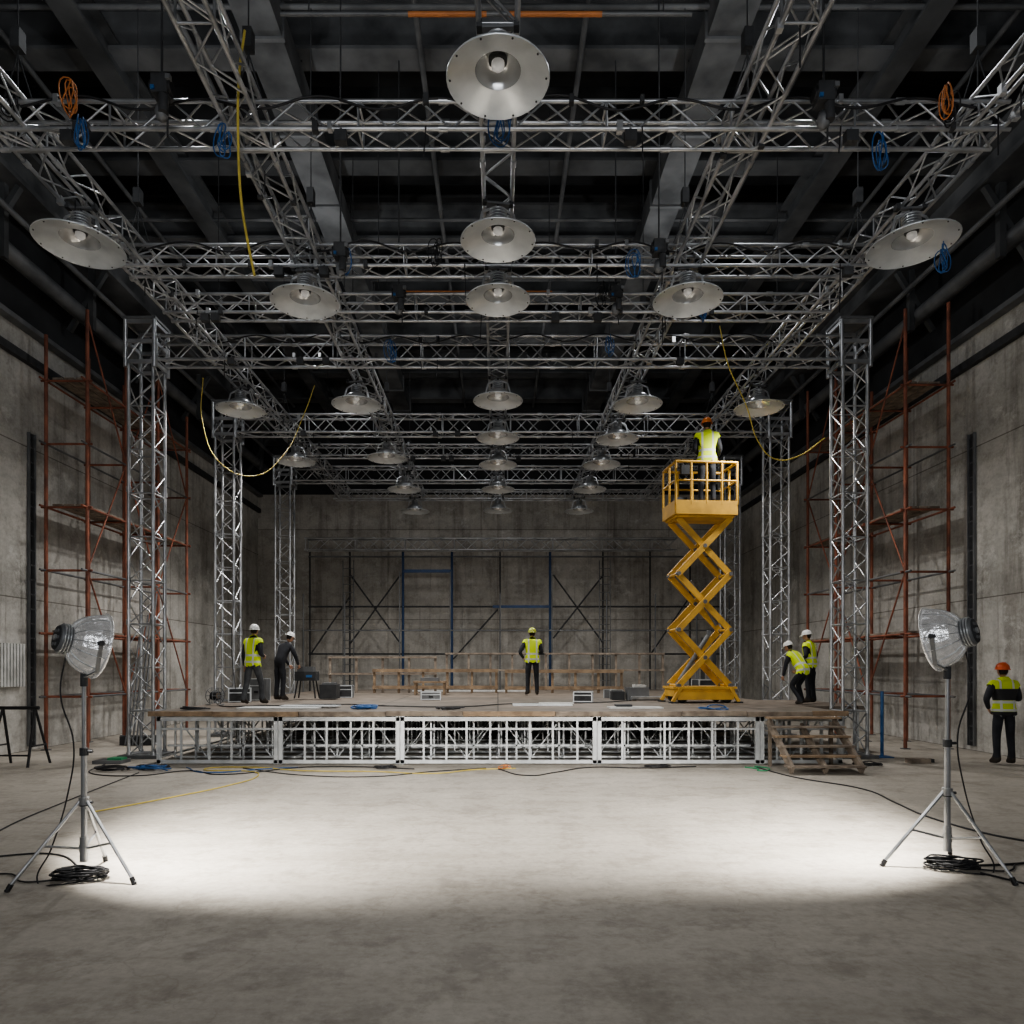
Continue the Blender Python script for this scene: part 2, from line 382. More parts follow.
for i,(x,y,big) in enumerate(PL):
    x0=min((-5.35,-2.78,0,2.78,5.35),key=lambda q:abs(q-x))
    o=inst('pendant_light' if i==0 else 'pendant_light.%03d'%i,pmL if big else (pmS if i<3 else pm),(x if big or abs(x-x0)<.01 else x0+(x-x0)*.6,y,7.1),(0,0,R(-.2,.2)))
    if big: o.rotation_euler=(0,(.05 if x<0 else -.05),0)
    if i in(2,7,9,11,15,14,16,18,20):
        l=bpy.data.lights.new('pendant_beam','SPOT'); l.energy=360 if i in(2,9) else 620; l.spot_size=math.radians(160); l.spot_blend=1; l.shadow_soft_size=.12; l.color=(1,.98,.95)
        lo=bpy.data.objects.new('bulb_light',l); col.objects.link(lo); lo.parent=o; lo.location=(0,0,-.02)

def hoist(x,y,z):
    mb=MB()
    mb.box((0,0,0),(.17,.15,.2),M_dark); mb.tube((-.11,0,.0),(.11,0,.0),.07,M_black,12); mb.tube((.04,-.05,-.12),(.04,-.05,-.3),.05,M_dark,10)
    mb.tube((0,0,.1),(0,0,11.5-z),.012,M_dark,6); mb.tube((.05,.02,-.1),(.05,.02,-.5),.01,M_dark,6)
    mb.rev([(.03,-.26),(.05,-.18),(.07,-.26),(.055,-.33),(.0,-.35)],M_mid,12)
    mb.box((.1,-.07,.05),(.05,.05,.05),M_mid); mb.box((-.06,-.08,-.06),(.04,.03,.04),M_blue)
    mb.obj('chain_hoist',(x,y,z))
for p in((-3.53,7.35,7.8),(3.42,7.35,7.72),(-2.25,10.0,7.65),(2.3,10.0,7.7),(-1.6,11.3,7.75),(1.9,11.3,7.75)): hoist(*p)
def bundle(x,y,z,m,h=.32):
    pts=[]
    for i in range(9): pts.append((x+R(-.04,.04),y+R(-.03,.03),z-(h if i%2 else 0)+R(-.06,.06)))
    cable('cable_bundle',pts,.007,m)
for p in((-4.5,7.55,7.62,M_cyan),(4.12,7.55,7.45,M_cyan),(-2.95,7.55,7.55,M_cyan),(-2.25,10.2,7.8,M_cyan),(.03,7.55,7.7,M_cyan),(2.0,10.2,7.75,M_cyan),(5.7,8.95,7.1,M_cyan),(3.4,11.5,7.75,M_cyan),(-5.3,7.6,8.0,M_black),(4.9,7.6,7.95,M_black),(1.7,11.5,8.0,M_black),(-.9,10.2,7.9,M_black),(-4.6,7.55,8.0,M_orange),(4.85,7.55,8.0,M_orange),(-2.0,13.1,7.8,M_cyan),(2.1,13.1,7.9,M_cyan)): bundle(*p)
cable('hanging_cable',[(-2.66,7.35,8.4),(-2.70,7.3,7.9),(-2.71,7.3,7.2),(-2.68,7.3,6.6),(-2.62,7.3,6.2),(-2.54,7.3,5.8)],.014,M_cableY)
cable('hanging_cable.001',[(4.15,13.1,8.1),(4.3,13.1,7.4),(4.65,13.1,6.6),(5.0,13.4,6.0),(5.4,13.6,5.75),(5.9,13.7,5.85),(6.4,13.7,6.2)],.012,M_cableY)
cable('hanging_cable.002',[(-5.9,14.0,7.5),(-6.0,14.2,6.7),(-5.7,14.4,5.9),(-5.1,14.6,5.7),(-4.5,14.6,6.1),(-4.0,14.5,7.0),(-3.8,14.5,7.55)],.009,M_cableY)
cable('hanging_cable.003',[(-5.45,14.4,5.9),(-5.3,14.4,4.5),(-5.5,14.6,3.2),(-5.6,14.7,2.2),(-5.55,14.8,1.2)],.007,M_black)
for n_,(y,z) in enumerate(((7.62,7.9),(10.22,7.9),(13.2,7.95))):
    pts=[];x=-5.2
    while x<5.3: pts.append((x,y,z+(.03 if len(pts)%2 else -.10)+R(-.03,.02))); x+=.65
    cable('cable_loom',pts,.013,M_black)

# ------------------------------------------------------------ stage
SX0,SX1,SY0,SY1,SZ=-6.07,6.1,12.25,24.3,.93
mb=MB()
def plank_mat():
    m=bpy.data.materials.new('stage_plywood'); m.use_nodes=True; nt=m.node_tree;L=nt.links;N=nt.nodes.new;b=nt.nodes['Principled BSDF']
    tc=N('ShaderNodeTexCoord'); bk=N('ShaderNodeTexBrick'); bk.inputs['Scale'].default_value=1; bk.inputs['Brick Width'].default_value=2.4; bk.inputs['Row Height'].default_value=1.2; bk.offset=.0
    bk.inputs['Mortar Size'].default_value=.012; bk.inputs['Color1'].default_value=(.23,.19,.155,1); bk.inputs['Color2'].default_value=(.16,.138,.115,1); bk.inputs['Mortar'].default_value=(.04,.035,.03,1)
    L.new(tc.outputs['Object'],bk.inputs['Vector'])
    n=N('ShaderNodeTexNoise'); n.inputs['Scale'].default_value=3; n.inputs['Detail'].default_value=8; L.new(tc.outputs['Object'],n.inputs['Vector'])
    r=N('ShaderNodeValToRGB'); r.color_ramp.elements[0].position=.3; r.color_ramp.elements[0].color=(.55,.53,.5,1); r.color_ramp.elements[1].position=.65
    L.new(n.outputs['Fac'],r.inputs['Fac'])
    mx=N('ShaderNodeMixRGB'); mx.blend_type='MULTIPLY'; mx.inputs[0].default_value=1; L.new(bk.outputs['Color'],mx.inputs[1]); L.new(r.outputs['Color'],mx.inputs[2])
    L.new(mx.outputs[0],b.inputs['Base Color']); b.inputs['Roughness'].default_value=.6
    return m
M_ply=plank_mat()
mb.box(((SX0+SX1)/2,(SY0+SY1)/2,SZ-.035),(SX1-SX0,SY1-SY0,.07),M_ply)
mb.box((6.72,15.3,SZ-.035),(1.25,2.6,.07),M_ply)
x=SX0-.05
while x<SX1:
    w=R(1.1,2.3); x1=min(x+w,SX1+.03)
    mb.box(((x+x1)/2,SY0-.015+R(-.01,.01),SZ-.035+R(-.006,.008)),(x1-x-.012,.05,.085),M_wood if R(0,1)<.7 else M_wood2); x=x1
def frame(y,x0,x1,n,m,r=.022,diag=False,z0=.03,z1=.82):
    mb.tube((x0,y,z0+.02),(x1,y,z0+.02),r,m,6); mb.tube((x0,y,z1),(x1,y,z1),r,m,6)
    for i in range(n+1):
        xx=x0+(x1-x0)*i/n; mb.tube((xx,y,z0),(xx,y,z1),r*.8,m,6)
        if diag and i<n:
            x2=x0+(x1-x0)*(i+1)/n
            mb.tube((xx,y,z0 if i%2 else z1),(x2,y,z1 if i%2 else z0),r*.6,m,5)
BX=[-6.0,-3.86,-1.72,1.74,4.6,6.05]
yf=SY0+.06
for i in range(5):
    a,b=BX[i],BX[i+1]
    for xx in(a+.04,b-.04): mb.box((xx,yf,.44),(.07,.06,.86),M_alu2)
    mb.box(((a+b)/2,yf,.05),(b-a-.02,.06,.06),M_alu2); mb.box(((a+b)/2,yf,.80),(b-a-.02,.06,.07),M_alu2)
    n=int((b-a)/.36)
    for k in range(1,n):
        xx=a+(b-a)*k/n; mb.box((xx+R(-.05,.05),yf+.05,.43),(.035,.03,.76),M_alu2)
        if k%2: mb.box((xx+.13,yf+.3,.43),(.03,.03,.76),M_alu2)
    mb.box(((a+b)/2,yf+.06,.62),(b-a-.1,.03,.035),M_alu2)
    mb.box(((a+b)/2,yf+.3,.3),(b-a-.1,.03,.035),M_alu2)
y=SY0+.7; k=0
while y<SY1-.2:
    frame(y,SX0+.1+.1*(k%2),SX1-.1,26 if k%2 else 20,M_alu2 if k<6 else M_mid,.024,k%2==0)
    y+=.75 if k<5 else 1.4; k+=1
for xx in [SX0+.1+i*1.19 for i in range(11)]:
    for z in(.12,.8): mb.tube((xx,SY0+.1,z),(xx,SY1-.1,z),.018,M_alu2,6)
for xx in(6.25,7.25):
    for yy in(14.1,15.3,16.5): mb.tube((xx,yy,0),(xx,yy,.87),.025,M_alu2)
mb.tube((7.25,14.1,.85),(7.25,16.5,.85),.025,M_alu2); mb.tube((6.2,14.1,.85),(7.25,14.1,.85),.025,M_alu2)
mb.obj('stage_platform')

mb=MB(); xs0,xs1=4.68,5.80; ys,ye=SY0-.15,11.1
for xx in(xs0,xs1): mb.beam((xx,ys,.78),(xx,ye+.02,.07),.05,.14,M_wood2)
mb.beam(((xs0+xs1)/2,ys,.70),((xs0+xs1)/2,ye+.06,.05),.05,.12,M_wood2)
for i in range(6):
    t=(i+.35)/6; z=.86*(1-t); y=ys+(ye-ys)*t
    mb.box(((xs0+xs1)/2+R(-.01,.01),y,z+.03),(xs1-xs0+.12,.19,.032),M_wood2 if i%2 else M_wood)
for xx in(xs0+.03,xs1-.03): mb.box((xx,ys+.02,.38),(.05,.05,.76),M_wood2)
mb.obj('wooden_stairs')

Zd=SZ+.002
mb=MB(); mb.box((0,0,.012),(1.5,.5,.025),M_white); mb.box((.5,.25,.035),(1.1,.35,.02),M_alu2); mb.obj('board_stack',(-4.1,13.2,Zd))
mb=MB(); mb.box((0,0,.012),(1.2,.5,.025),M_alu2); mb.box((.3,.1,.035),(.7,.25,.02),M_white); mb.obj('board_stack.001',(.9,14.3,Zd))
mb=MB(); mb.box((0,0,.012),(1.0,.4,.025),M_white);mb.box((-.2,.1,.045),(.3,.25,.04),M_dark); mb.obj('board_stack.002',(2.6,13.3,Zd))
cable('strap_pile',[(-2.5+R(-.25,.25),13.+R(-.15,.15),Zd+.02+R(0,.04)) for _ in range(16)],.014,M_cyan)
cable('strap_pile.001',[(-.9+R(-.3,.3),12.8+R(-.12,.12),Zd+.015+R(0,.03)) for _ in range(10)],.011,M_black)
cable('strap_pile.002',[(3.9+R(-.3,.3),12.8+R(-.12,.12),Zd+.015+R(0,.03)) for _ in range(10)],.011,M_cyan)
cable('strap_pile.003',[(-5.5+R(-.3,.3),12.7+R(-.12,.12),Zd+.015+R(0,.04)) for _ in range(12)],.012,M_black)
mb=MB()
mb.box((0,0,.55),(.5,.35,.22),M_dark); mb.box((.0,-.05,.72),(.38,.25,.12),M_mid)
for sx in(-.25,.25):
    for sy in(-.18,.18): mb.tube((sx,sy,0.02),(sx*.7,sy*.7,.5),.018,M_black)
mb.box((.1,-.19,.55),(.14,.01,.06),M_blue); mb.box((.55,0,.18),(.4,.4,.34),M_dark); mb.box((.55,0,.37),(.3,.3,.05),M_mid)
mb.obj('control_console',(-4.6,16.85,Zd+.01))
def case(x,y,w,d,h,m,rz=0,nm='equipment_case'):
    mb=MB(); mb.box((0,0,h/2),(w,d,h),m)
    for sx in(-1,1):
        for sy in(-1,1): mb.box((sx*w/2,sy*d/2,h/2),(.025,.025,h+.01),M_alu2)
    for z in(.012,h*.68,h): mb.box((0,-d/2,z),(w+.01,.012,.02),M_alu2); mb.box((0,d/2,z),(w+.01,.012,.02),M_alu2)
    mb.box((0,-d/2-.006,h*.4),(.1,.012,.04),M_black)
    mb.obj(nm,(x,y,Zd+.006),(0,0,rz))
case(-5.75,15.6,.45,.35,.3,M_dark,.3); case(-5.55,16.3,.35,.3,.5,M_mid,-.2,'equipment_case.001'); case(-4.0,17.8,.6,.4,.3,M_dark,.1,'equipment_case.002'); case(5.2,17.6,.5,.4,.45,M_dark,.2,'equipment_case.003'); case(2.9,17.6,.35,.3,.2,M_mid,.4,'equipment_case.004'); case(1.9,15.6,.4,.3,.22,M_dark,-.2,'equipment_case.005'); case(-1.6,16.6,.45,.3,.18,M_mid,.15,'equipment_case.006')
mb=MB()
Mr=Matrix.Translation((0,0,.19))@Matrix.Rotation(math.radians(65),4,'Z')@Matrix.Rotation(math.pi/2,4,'X')
for z in(-.09,.09):
    mb.rev([(.155,z-.006),(.165,z-.006),(.165,z+.006),(.155,z+.006),(.155,z-.006)],M_mid,24,Mr)
    for k in range(4):
        t=math.pi*k/4; mb.tube(Mr@Vector((.16*math.cos(t),.16*math.sin(t),z)),Mr@Vector((-.16*math.cos(t),-.16*math.sin(t),z)),.007,M_mid,5)
mb.rev([(0,-.085),(.06,-.085),(.06,.085),(0,.085)],M_wood,16,Mr)
for k in range(5): mb.rev([(.07,-.07+k*.034),(.095,-.055+k*.034),(.07,-.04+k*.034)],M_black,16,Mr)
for sx in(-.14,.14): mb.tube((sx,-.12,.01),(sx,.12,.01),.01,M_mid); mb.tube((sx*.8,0,.01),(sx*.75,0,.19),.01,M_mid)
mb.obj('cable_reel',(-5.78,14.3,Zd+.005))
cable('deck_cable',[(-5.7,14.2,Zd+.015),(-5.2,13.6,Zd+.015),(-4.4,13.9,Zd+.015),(-3.2,14.4,Zd+.015),(-2.,13.7,Zd+.015),(-.8,13.5,Zd+.015),(.3,14.6,Zd+.015),(2.,15.,Zd+.015),(3.2,16.2,Zd+.015)],.011,M_black)
def rails(x0,x1,y,hs,posts,m,nm,th=.05,hh=.09):
    mb=MB()
    for i in range(posts+1):
        xx=x0+(x1-x0)*i/posts; mb.box((xx,y+.06,Zd+max(hs)/2),(.07,.06,max(hs)),m)
    for h in hs: mb.box(((x0+x1)/2,y,Zd+h-hh/2),(x1-x0+.1,th,hh),m)
    mb.obj(nm)
rails(-5.1,-1.9,21.2,(1.1,.6),4,M_wood2,'timber_guard_rail',.04,.06)
rails(-3.7,-.05,20.9,(.72,.22),5,M_wood,'timber_guard_rail.001',.05,.1)
rails(.25,3.7,20.9,(.70,.2),5,M_wood,'timber_guard_rail.002',.05,.1)
rails(-1.7,1.2,23.2,(1.25,.7),4,M_wood2,'timber_guard_rail.003',.04,.06)
rails(1.6,5.5,23.3,(1.25,.7),5,M_wood2,'timber_guard_rail.004',.04,.06)
mb=MB(); mb.box((0,0,.35),(.9,.5,.05),M_wood)
for sx in(-.4,.4):
    for sy in(-.2,.2): mb.box((sx,sy,.16),(.05,.05,.33),M_wood)
mb.box((0,0,.42),(.5,.3,.1),M_mid); mb.obj('work_table',(-1.9,19.6,Zd+.01))
mb=MB(); mb.box((0,0,.02),(3.6,.35,.04),M_white); mb.obj('board_stack.003',(-.9,22.2,Zd))
mb=MB(); mb.box((0,0,.15),(.5,.35,.3),M_mid); mb.box((.05,0,.33),(.3,.2,.06),M_white); mb.box((-.45,.1,.1),(.3,.3,.2),M_dark); mb.tube((-.2,-.3,.05),(.5,-.25,.05),.05,M_steel); mb.obj('tool_case',(3.3,16.6,Zd))
mb=MB()
for i in range(4): mb.box((i*.16,0,.7+.1*i),(.1,.05,1.4+.2*i),M_dark if i%2 else M_mid)
mb.box((.25,.08,.02),(.9,.3,.04),M_dark); mb.obj('stacked_panels',(5.55,19.5,Zd))

mb=MB(); Yq=26.6
cols=[(-7.15,0),(-5.63,0),(-3.61,1),(-1.75,1),(.08,0),(1.98,1),(3.99,0),(5.78,0),(7.3,0),(8.5,0)]
for (x,bl) in cols:
    mb.tube((x,Yq,0),(x,Yq,6.2),.05 if bl else .032,M_blueS if bl else M_dark,8)
    mb.tube((x,Yq-.9,0),(x,Yq-.9,5.2 if bl else 4.4),.028,M_mid,6)
for z,m in((4.0,M_dark),(2.2,M_dark),(5.9,M_mid)): mb.tube((-7.2,Yq,z),(8.5,Yq,z),.035,m,8)
mb.tube((-7.2,Yq-.9,3.05),(8.5,Yq-.9,3.05),.025,M_mid,6)
mb.box((-2.65,Yq,5.35),(1.9,.07,.12),M_blueS); mb.box((.9,Yq,4.0),(2.2,.07,.1),M_blueS)
for (x0,z0,x1,z1) in((-5.6,5.2,-3.7,2.6),(-3.7,5.2,-5.6,2.6),(2.1,5.2,4.0,2.6),(4.0,5.2,2.1,2.8),(-7.1,2.2,-5.6,4.4),(5.8,2.2,7.3,4.4),(-1.7,2.,0,3.9)):
    mb.tube((x0,Yq-.05,z0),(x1,Yq-.05,z1),.03,M_dark,6)
for x in(-5.6,4.0):
    for i in range(18): mb.tube((x-.2,Yq-.4,.3+i*.3),(x+.2,Yq-.4,.3+i*.3),.014,M_mid,5)
    for q in(-.2,.2): mb.tube((x+q,Yq-.4,0),(x+q,Yq-.4,5.7),.02,M_mid,6)
mb.obj('back_wall_scaffold')

def scaff(name,sg,xi,xo,top,ys):
    mb=MB()
    for y in ys:
        for x in(xi,xo):
            t=top+R(-.5,.3); mb.tube((sg*x,y,0),(sg*x,y,t),.036,M_rust,8); mb.box((sg*x,y,.01),(.14,.14,.02),M_mid)
        z=1.1
        while z<top-.3:
            mb.tube((sg*xi-sg*.1,y,z),(sg*xo+sg*.1,y,z),.024,M_rust,6); z+=1.3
    z=1.1;k=0
    while z<top-.3:
        for x in(xi,xo): mb.tube((sg*x,ys[0]-.2,z),(sg*x,ys[-1]+.2,z),.024,M_rust if k%2 else M_mid,6)
        if k%2==1:
            for q in range(3): mb.box((sg*(xi+.14+q*.24),(ys[0]+ys[-1])/2,z+.05),(.2,ys[-1]-ys[0],.04),M_wood2)
        z+=1.3;k+=1
    for i in range(len(ys)-1):
        for k in range(3):
            a,b=(ys[i],ys[i+1]) if (i+k)%2 else (ys[i+1],ys[i])
            mb.tube((sg*xi,a,1.1+k*2.6),(sg*xi,b,3.7+k*2.6),.018,M_rust,6)
    mb.obj(name)
scaff('tube_scaffold',-1,8.45,9.3,8.9,[14.4,15.9,17.4,19.0])
scaff('tube_scaffold.001',1,8.5,9.4,9.1,[14.6,16.1,17.6,19.2])

mb=MB()
for s_ in(-.35,.35):
    mb.tube((s_,-.3,0),(s_*.8,0,1.0),.022,M_black); mb.tube((s_,.3,0),(s_*.8,0,1.0),.022,M_black); mb.tube((s_,-.2,.35),(s_,.2,.35),.015,M_black)
mb.tube((-.35,0,1.0),(.35,0,1.0),.03,M_black); mb.tube((-.34,-.25,.2),(.34,-.25,.2),.015,M_black)
mb.obj('folding_trestle',(-8.35,12.2,0))
mb=MB()
for i in range(9): mb.box((0,i*.09,.0),(.1,.055,.85),M_white)
mb.box((.0,.36,.38),(.06,.8,.05),M_white); mb.box((0,.36,-.38),(.06,.8,.05),M_white); mb.obj('wall_radiator',(WL+.06,13.3,1.75))
mb=MB(); mb.tube((0,0,0),(0,0,1.25),.03,M_blue,10); mb.box((0,0,.01),(.3,.3,.02),M_blue); mb.obj('blue_post',(7.3,13.3,0))
mb=MB(); mb.box((0,0,.03),(.5,.35,.06),M_mid); mb.box((.1,0,.08),(.25,.2,.04),M_green); mb.obj('tool_tray',(-6.9,12.5,0))
mb=MB(); mb.box((0,0,.04),(.35,.2,.08),M_wood2); mb.box((.2,.1,.03),(.25,.12,.06),M_dark); mb.obj('timber_offcuts',(7.5,12.5,0))
mb=MB()
for k in range(5): mb.tube((-.2+k*.09,-.02*k,0.02),(-.35+k*.1,.9,2.4+.25*k),.02,M_mid,6)
mb.box((0,.2,.1),(.7,.3,.2),M_dark); mb.obj('leaning_pipe_bundle',(-7.9,15.2,0))
def coil(name,x,y,m,r=.2,n=40,th=.010):
    pts=[]
    for k in range(n):
        t=k*.8; rr=r*(1+.25*math.sin(k*1.3))+R(-.03,.03); pts.append((x+rr*1.2*math.cos(t),y+rr*.8*math.sin(t),.015+.001*k+R(0,.015)))
    cable(name,pts,th,m)
coil('cable_coil',-6.4,11.6,M_black); coil('cable_coil.001',-1.9,11.8,M_black,.14,26,.008); coil('cable_coil.002',2.7,11.85,M_black,.15,26,.008); coil('cable_coil.003',6.4,12.1,M_black,.18,30,.009)
cable('cable_pile',[(-5.75+R(-.35,.35),11.65+R(-.18,.18),.02+R(0,.06)) for _ in range(26)],.011,M_cyan)
cable('cable_pile.001',[(-5.9+R(-.3,.6),11.8+R(-.1,.1),.02+R(0,.03)) for _ in range(10)],.012,M_black)
cable('extension_cable',[(-4.75,8.25,.012),(-4.3,9.1,.012),(-3.9,10.0,.012),(-3.75,10.9,.012),(-4.0,11.4,.012),(-4.9,11.7,.012),(-4.3,11.9,.012),(-3.2,11.5,.012),(-2.,11.4,.012),(-1.,11.2,.012),(-.4,11.6,.012),(.3,11.75,.012)],.009,M_cableY)
cable('extension_cable.001',[(-4.3,11.8,.01),(-3.,11.0,.01),(-1.9,10.9,.01),(-1.1,11.4,.01),(-.2,11.8,.01)],.008,M_black)
cable('extension_cable.002',[(.0,11.7,.01),(.5,11.0,.01),(.9,11.3,.01),(1.6,11.9,.01),(2.4,11.8,.01),(3.4,12.,.01)],.009,M_black)
cable('extension_cable.003',[(4.4,11.9,.01),(4.6,10.8,.01),(5.1,9.8,.01),(5.,8.8,.01),(4.9,8.0,.01),(5.,7.2,.01),(5.3,6.4,.01),(4.6,6.1,.01),(4.0,6.0,.01)],.010,M_black)
cable('extension_cable.004',[(4.2,11.9,.012),(4.35,11.7,.012),(4.3,11.5,.012),(4.55,11.75,.012),(4.4,12.,.012)],.012,M_green)
cable('extension_cable.005',[(-6.9,12.3,.01),(-6.5,11.2,.01),(-5.6,11.,.01),(-5.1,11.5,.01),(-4.4,11.1,.01),(-3.3,11.9,.01),(-2.4,11.95,.01),(-1.4,11.7,.01)],.009,M_black)
cable('extension_cable.006',[(-3.5,5.9,.01),(-4.1,6.4,.01),(-4.8,6.3,.01),(-5.2,7.3,.01),(-5.5,9.,.01),(-5.8,11.3,.01)],.008,M_black)
cable('extension_cable.007',[(-5.3,11.9,.01),(-4.7,11.3,.01),(-3.9,11.7,.01),(-3.4,11.9,.01)],.009,M_cyan)
cable('extension_cable.008',[(4.0,5.8,.01),(4.3,5.4,.01),(4.9,5.5,.01),(5.6,5.9,.01),(6.5,6.0,.01),(7.6,7.0,.01)],.008,M_black)
cable('cable_pile.002',[(.05+R(-.2,.2),11.75+R(-.1,.1),.02+R(0,.03)) for _ in range(9)],.008,M_orange)

# ------------------------------------------------------------ scissor lift
mb=MB(); W=.68; Dp=.42
mb.box((0,0,.22),(1.36,.66,.16),M_yel); mb.box((0,0,.33),(1.42,.74,.05),M_yel)
for sx in(-.5,.5):
    for sy in(-.3,.3):
        Mw=Matrix.Translation((sx,sy,.11))@Matrix.Rotation(math.pi/2,4,'X'); mb.rev([(0,-.05),(.09,-.05),(.11,-.035),(.11,.035),(.09,.05),(0,.05)],M_black,20,Mw)
for sy in(-.37,.37): mb.box((0,sy,.15),(1.25,.03,.16),M_yel)
for sx in(-.70,.70):
    for sy in(-.36,.36): mb.beam((sx*.8,sy,.32),(sx*1.05,sy*1.05,.03),.07,.07,M_yel); mb.box((sx*1.05,sy*1.05,.015),(.14,.14,.03),M_dark)
z0,z1=.38,4.02; n=3; h=(z1-z0)/n; hw=.58
for sy in(-.32,.32):
    for i in range(n):
        a=z0+i*h;b=a+h
        mb.beam((-hw,sy,a),(hw,sy,b),.045,.13,M_yel); mb.beam((hw,sy*.82,a),(-hw,sy*.82,b),.045,.13,M_yel)
        for q in(-1,1): mb.tube((q*hw,sy*1.1,a),(q*hw,sy*.7,a),.045,M_mid,10)
        mb.tube((0,sy*1.1,(a+b)/2),(0,sy*.7,(a+b)/2),.045,M_mid,10)
for i in range(n+1):
    for q in(-1,1): mb.tube((q*hw,-.32,z0+i*h),(q*hw,.32,z0+i*h),.03,M_yel,8)
mb.tube((-.45,0,z0+.1),(.2,0,z0+h*.9),.05,M_mid,10); mb.tube((.4,0,z0+h*1.1),(-.2,0,z0+h*1.9),.045,M_mid,10)
zf=4.34
mb.box((0,0,4.05),(1.3,.7,.06),M_yel); mb.box((0,0,zf-.03),(2*W,2*Dp,.06),M_mid)
for sy in(-Dp,Dp): mb.box((0,sy,4.22),(2*W,.04,.30),M_yel)
for sx in(-W,W): mb.box((sx,0,4.22),(.04,2*Dp,.30),M_yel)
mb.box((0,0,4.10),(2*W,2*Dp,.05),M_yel)
for i in range(5):
    xx=-W+2*W*i/4
    for sy in(-Dp,Dp): mb.tube((xx,sy,zf-.05),(xx,sy,5.20),.026,M_yel,8)
for sx in(-W,W): mb.tube((sx,0,zf-.05),(sx,0,5.20),.026,M_yel,8)
for z in(4.80,5.20):
    r=.03 if z>5 else .022
    for sy in(-Dp,Dp): mb.tube((-W,sy,z),(W,sy,z),r,M_yel,8)
    for sx in(-W,W): mb.tube((sx,-Dp,z),(sx,Dp,z),r,M_yel,8)
mb.box((-.5,-.47,5.0),(.18,.1,.2),M_dark); mb.box((-.35,.25,zf+.12),(.26,.2,.22),M_dark)
mb.obj('scissor_lift',(4.46,15.5,Zd),(0,0,math.radians(5)))

